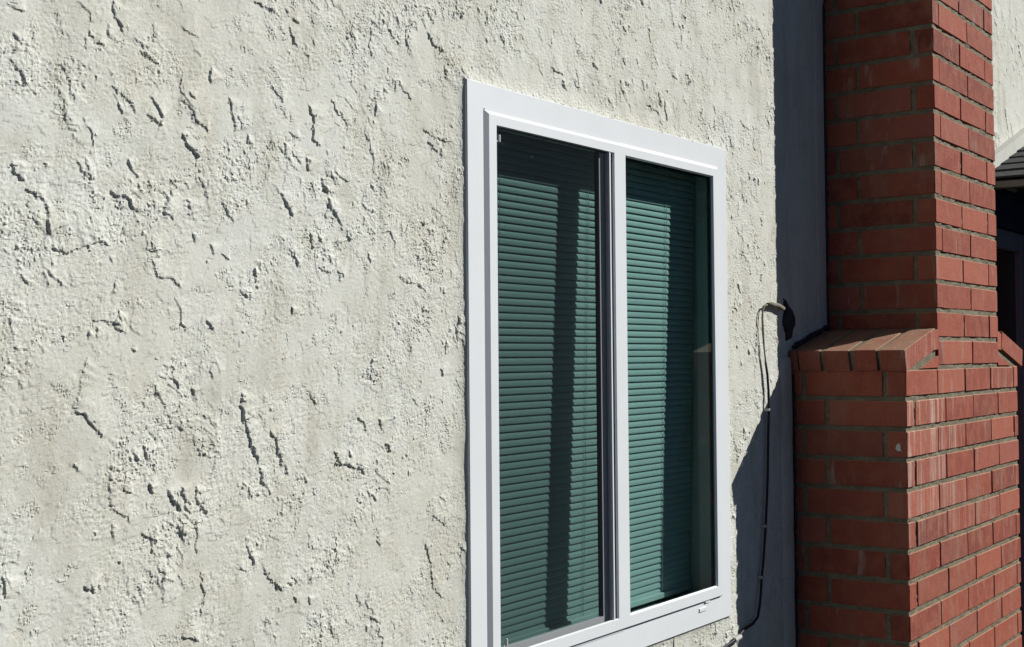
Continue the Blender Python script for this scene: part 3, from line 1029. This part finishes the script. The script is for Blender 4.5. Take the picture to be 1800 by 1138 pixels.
# sloped shoulders: bricks laid on the slope, cut bricks and mortar below them
ANG = math.atan2(0.0585, 0.240)
ROWS = [(-0.3275, -0.2605), (-0.2505, -0.1890), (-0.1760, -0.1065), (-0.0945, -0.0325), (-0.0290, -0.0040)]
TH = 0.057
for side in (1, -1):
    def mx(x):
        return x if side > 0 else (CX1 + CX2) - x
    tl = Vector((3.3255, 0, 0.0095))
    dirv = Vector((math.cos(ANG), 0, math.sin(ANG)))
    nrm = Vector((-math.sin(ANG), 0, math.cos(ANG)))
    L = 0.2465
    c = tl + dirv * (L / 2) - nrm * (TH / 2)
    for y0, y1 in ROWS:
        cxm = mx(c.x)
        add_brick(cxm - L / 2, cxm + L / 2, y0, y1, c.z - TH / 2, c.z + TH / 2, rot=-ANG * side, lime=0.25 if side > 0 else 0.1)
    # mortar body under and between the sloping bricks
    p0 = tl + dirv * 0.005 - nrm * 0.0018
    p1 = tl + dirv * L - nrm * 0.0018
    poly = [(p0.x, p0.z), (p1.x, p1.z), (CX1 + 0.012, p1.z + 0.006), (CX1 + 0.012, -0.060), (CX0 + 0.006, CZ - 12 * CH - 0.006), (CX0 + 0.006, p0.z - 0.05)]
    poly = [(mx(x), z_) for x, z_ in poly]
    if side < 0:
        poly = poly[::-1]
    MB().prism(poly, -CD + 0.0062, -0.002).build('mortar_bed', M_MORTAR, chim)
    # triangular cut brick and the sliver beside the stack
    tri = [px(1619.6, 648, -CD), px(1650.6, 646, -CD), px(1650.6, 624.5, -CD)]
    sli = [px(1643.0, 616, -CD), px(1650.4, 613, -CD), px(1650.4, 578, -CD), px(1641.5, 583, -CD)]
    for pol, yy in ((tri, -0.27), (sli, -0.28)):
        pp = [(mx(q.x), q.z) for q in pol]
        if side < 0:
            pp = pp[::-1]
        o = MB().prism(pp, -CD - 0.0005, yy).build('brick', M_BRICK, chim)
        o['lime'] = 0.0

# black sealant along the shoulder and the stack
mb = MB()
pts, rr = [], []
for k in range(36):
    t = k / 35
    pts.append((3.345 + 0.245 * t + random.uniform(-0.002, 0.002), -0.010 + random.uniform(-0.004, 0.003), 0.0185 + 0.060 * t + random.uniform(-0.0035, 0.0035)))
    rr.append(random.uniform(0.004, 0.0085) * (0.4 + 0.6 * min(1, 6 * t)))
mb.tube(pts, rr, 7)
pts, rr = [], []
for k in range(120):
    z = 0.07 + k * 0.0125
    pts.append((CX1 - 0.0015 + random.uniform(-0.002, 0.002), -0.006 + random.uniform(-0.002, 0.002), z))
    rr.append(random.uniform(0.0040, 0.0075))
mb.tube(pts, rr, 7)
mb.build('black_sealant', M_TAR_AND_PATCH, chim, True)
mb = MB()
pts, rr = [], []
for k in range(120):
    z = -0.055 - k * 0.0122
    pts.append((CX0 - 0.001 + random.uniform(-0.0015, 0.0015), -0.014 + random.uniform(-0.002, 0.002), z))
    rr.append(random.uniform(0.0025, 0.0045))
mb.tube(pts, rr, 6)
mb.build('black_sealant', M_TAR_AND_PATCH, chim, True)

# white fleck of paint on the shaded side
mb = MB()
fl = [(0, 0.012), (0.006, 0.006), (0.009, -0.003), (0.004, -0.010), (-0.003, -0.009), (-0.010, -0.013), (-0.006, -0.004), (-0.007, 0.005)]
for xx in (CX0 - 0.0008, CX0 - 0.0026):
    pass
nv = len(fl)
mb.add([(CX0 - 0.0004, -0.302 + a, -0.243 + b) for a, b in fl] + [(CX0 - 0.0030, -0.302 + a * 0.8, -0.243 + b * 0.8) for a, b in fl],
       [tuple(range(nv, 2 * nv))] + [(i, (i + 1) % nv, (i + 1) % nv + nv, i + nv) for i in range(nv)])
mb.build('paint_fleck', M_WHITE, chim)

# ------------------------------------------------------------------ ragged black patch beside the stack
HP = [(1380, 524), (1384, 535), (1392, 545), (1398, 558), (1397, 572), (1392, 582), (1391, 597), (1386, 600), (1384, 585), (1379, 570), (1379, 558), (1383, 545)]
hv = [px(u, v, -0.014) for u, v in HP]
cen = sum(hv, Vector()) / len(hv)
vs_ = [(p.x, -0.006, p.z) for p in hv] + [(cen.x + (p.x - cen.x) * 0.86, -0.0165 + random.uniform(-0.002, 0.001), cen.z + (p.z - cen.z) * 0.9) for p in hv] + [(cen.x, -0.0185, cen.z)]
nh = len(hv)
fs = [(i, (i + 1) % nh, (i + 1) % nh + nh, i + nh) for i in range(nh)] + [(i + nh, (i + 1) % nh + nh, 2 * nh) for i in range(nh)]
o = mk('black_patch', vs_, fs, M_TAR_AND_PATCH, None, False, (cen.x, -0.012, cen.z))
tag(o, 'ragged black patch on the shaded stucco above the chimney shoulder', 'patch')

# ------------------------------------------------------------------ cable
cab = empty('wall_cable', (3.12, -0.012, -0.69))
tag(cab, 'thin cable bending out of the wall and running down beside the window', 'cable')
st = [(px(u, v, -0.020)) for u, v in [(1377, 543), (1368, 538), (1358, 535.5), (1349, 536)]]
MB().tube(st, [0.006, 0.007, 0.0062, 0.0055], 10).build('cable_stub', M_PAINTED, cab, True)
for dx, sw in ((0.0, 0.0), (0.008, 1.0)):
    pp = [px(u, v, -0.021) for u, v in [(1350, 536), (1344, 537.5), (1340.5, 546), (1339.5, 560), (1340.5, 585), (1343, 612), (1346.5, 640)]]
    pp = [(p.x + dx * (1 if 1 < i < 6 else 0.3) * (1 + 0.3 * math.sin(i * 2.1)), p.y + 0.002 * sw, p.z - 0.002 * sw) for i, p in enumerate(pp)]
    MB().tube(pp, 0.0019, 7).build('cable_strand', M_PAINTED, cab, True)
pp = [px(u, v, -0.020) for u, v in [(1346, 637), (1349, 660), (1351, 690), (1351.5, 720), (1350.5, 760), (1350, 800), (1349.5, 840), (1348, 880), (1346, 925), (1344, 955), (1342, 985),
                                    (1339, 1015), (1337.5, 1040), (1336, 1060), (1332, 1085), (1323, 1097), (1308, 1107), (1297, 1121), (1275, 1137), (1240, 1160), (1200, 1190)]]
MB().tube(pp, 0.0034, 8).build('cable_run', M_CABLE, cab, True)
for u, v in ((1351.5, 721), (1346, 925), (1339.5, 1015)):
    q = px(u, v, -0.022)
    MB().box(q.x - 0.008, q.x + 0.008, -0.0262, -0.008, q.z - 0.0032, q.z + 0.0032, 0.001).build('cable_clip', M_CLIP, cab)
a, b = px(1291, 1126, -0.020), px(1301, 1119, -0.020)
MB().tube([a, b], 0.0066, 9).build('cable_clip', M_CLIP, cab)

# ------------------------------------------------------------------ porch roof and side wall beyond the chimney
wing = empty('porch_wing', (6.2, -0.4, GZ))
tag(wing, 'low porch wing with charcoal shingle roof behind the chimney', 'building')
RS = 0.3368
EX, EZ, YE = 5.070, 0.652, -0.85


def rz(x):
    return EZ + RS * (x - EX)


MB().add([(EX, 0.0, EZ), (8.6, 0.0, rz(8.6)), (8.6, YE, rz(8.6)), (EX, YE, EZ), (EX, 0.0, EZ - 0.03), (8.6, 0.0, rz(8.6) - 0.03), (8.6, YE, rz(8.6) - 0.03), (EX, YE, EZ - 0.03)],
         [(0, 1, 2, 3), (7, 6, 5, 4), (3, 2, 6, 7), (0, 3, 7, 4)])
deck = MB().prism([(EX, EZ - 0.035), (8.6, rz(8.6) - 0.035), (8.6, rz(8.6)), (EX, EZ)], YE, -0.012).build('roof', M_SHINGLE, wing)
ra = math.atan(RS)
shc = {}
for c in range(9):
    s0 = c * 0.128
    yy = -0.014 - (0.0 if c % 2 else 0.11)
    first = True
    y_hi = -0.014
    while y_hi > YE + 0.02:
        y_lo = max(yy - 0.22, YE - 0.01) if first else max(y_hi - 0.004 - 0.22, YE - 0.01)
        first = False
        w = round(y_hi - y_lo, 3)
        if w > 0.02:
            if w not in shc:
                me = bpy.data.meshes.new('shingle')
                v_, f_ = chamfer_box(0.150, w, 0.009, 0.001)
                me.from_pydata(v_, [], f_)
                me.materials.append(M_SHINGLE)
                shc[w] = me
            o = bpy.data.objects.new('shingle', shc[w])
            COL.objects.link(o)
            o.parent = deck
            cxx = EX - 0.012 + (s0 + 0.075) * math.cos(ra)
            o.location = Vector((cxx, (y_hi + y_lo) / 2, rz(cxx) + 0.0095 + random.uniform(0, 0.002))) - wloc(deck)
            o.rotation_euler = (0, -ra + math.radians(2.6), 0)
        y_hi = y_lo - 0.004
MB().box(EX - 0.006, EX + 0.016, YE, -0.012, EZ - 0.030, EZ - 0.004, 0.002).build('fascia', M_GUTTER, wing)
MB().box(4.60, 5.655, -0.075, -0.008, 0.488, 0.640, 0.003).build('beam', M_NAVY, wing)
q0, q1 = px(1735, 288.5, -0.02), px(1830, 217, -0.02)
q2, q3 = px(1735, 276, -0.02), px(1830, 196, -0.02)
x0, x1 = EX, 8.4
MB().prism([(x0, rz(x0) + 0.012), (x1, rz(x1) + 0.012), (x1, rz(x1) + 0.068), (x0, rz(x0) + 0.068)], -0.045, -0.004).build('roof_trim_board', M_FASCIA, wing)
# side wall under the eave, facing the chimney, and the door in the shaded main wall
MB().add([(5.66, -0.78, GZ), (5.66, -0.006, GZ), (5.66, -0.006, rz(5.66) - 0.04), (5.66, -0.78, rz(5.66) - 0.04),
          (8.5, -0.78, GZ), (8.5, -0.78, rz(8.5) - 0.04)], [(0, 1, 2, 3), (0, 3, 5, 4)]).build('side_wall', M_TAN, wing)
DT = 0.485
door = MB().box(4.735, 5.535, -0.030, -0.020, GZ + 0.02, DT - 0.075).build('door', M_DARKGLASS, wing)
MB().box(5.535, 5.612, -0.055, -0.006, GZ, DT, 0.003).box(4.66, 4.735, -0.055, -0.006, GZ, DT, 0.003).box(4.735, 5.535, -0.054, -0.006, DT - 0.075, DT, 0.003).build('frame', M_DOOR, door)
MB().tube([(4.80, -0.032, -0.55), (4.80, -0.085, -0.55), (4.92, -0.085, -0.55)], 0.011, 8).build('handle', M_CLIP, door)

# ------------------------------------------------------------------ tall foliage screen, added out of view to darken the panes' reflections
added_hedge = empty('added_hedge', (9.5, -5.5, GZ))
tag(added_hedge, 'tall dark green foliage screen, added out of view to darken the window reflections', 'added_hedge')
M_LEAF = mat_rough('dark_leaf', (0.030, 0.045, 0.018), (0.055, 0.075, 0.030), 8, 0.1, 0.002, 0.6)
hr = np.random.default_rng(5)
NL = 16000
hy = hr.uniform(-11.0, -1.6, NL)
top = 2.35 + 0.18 * np.sin(hy * 2.1) + 0.12 * np.sin(hy * 5.3 + 1)
hz = GZ + 0.02 + (top - GZ) * hr.random(NL) ** 0.9
hx = 9.1 + 0.85 * hr.random(NL) + 0.08 * np.sin(hy * 3.7 + hz * 2.2)
a = hr.normal(size=(NL, 3)); a /= np.linalg.norm(a, axis=1)[:, None]
b = np.cross(a, hr.normal(size=(NL, 3))); b /= np.linalg.norm(b, axis=1)[:, None]
cc = np.stack([hx, hy, hz], 1)
sz = hr.uniform(0.05, 0.10, NL)[:, None]
vv = np.stack([cc - a * sz, cc + b * sz * 0.5, cc + a * sz, cc - b * sz * 0.5], 1).reshape(-1, 3)
o = mk('foliage', vv.tolist(), [(4 * i, 4 * i + 1, 4 * i + 2, 4 * i + 3) for i in range(NL)], M_LEAF, added_hedge)
o['kind'] = 'stuff'
mb = MB()
for k in range(12):
    yk = -1.9 - 0.8 * k
    mb.tube([(9.5, yk, GZ - 0.05), (9.48 + 0.05 * math.sin(k), yk + 0.06, -0.4), (9.52, yk, 0.9)], [0.06, 0.045, 0.02], 7)
mb.build('stem', M_TAN, added_hedge)
mb = MB()
mb.box(9.42, 9.62, -10.8, -1.8, GZ, 1.9)
mb.build('twig_core', M_LEAF, added_hedge)
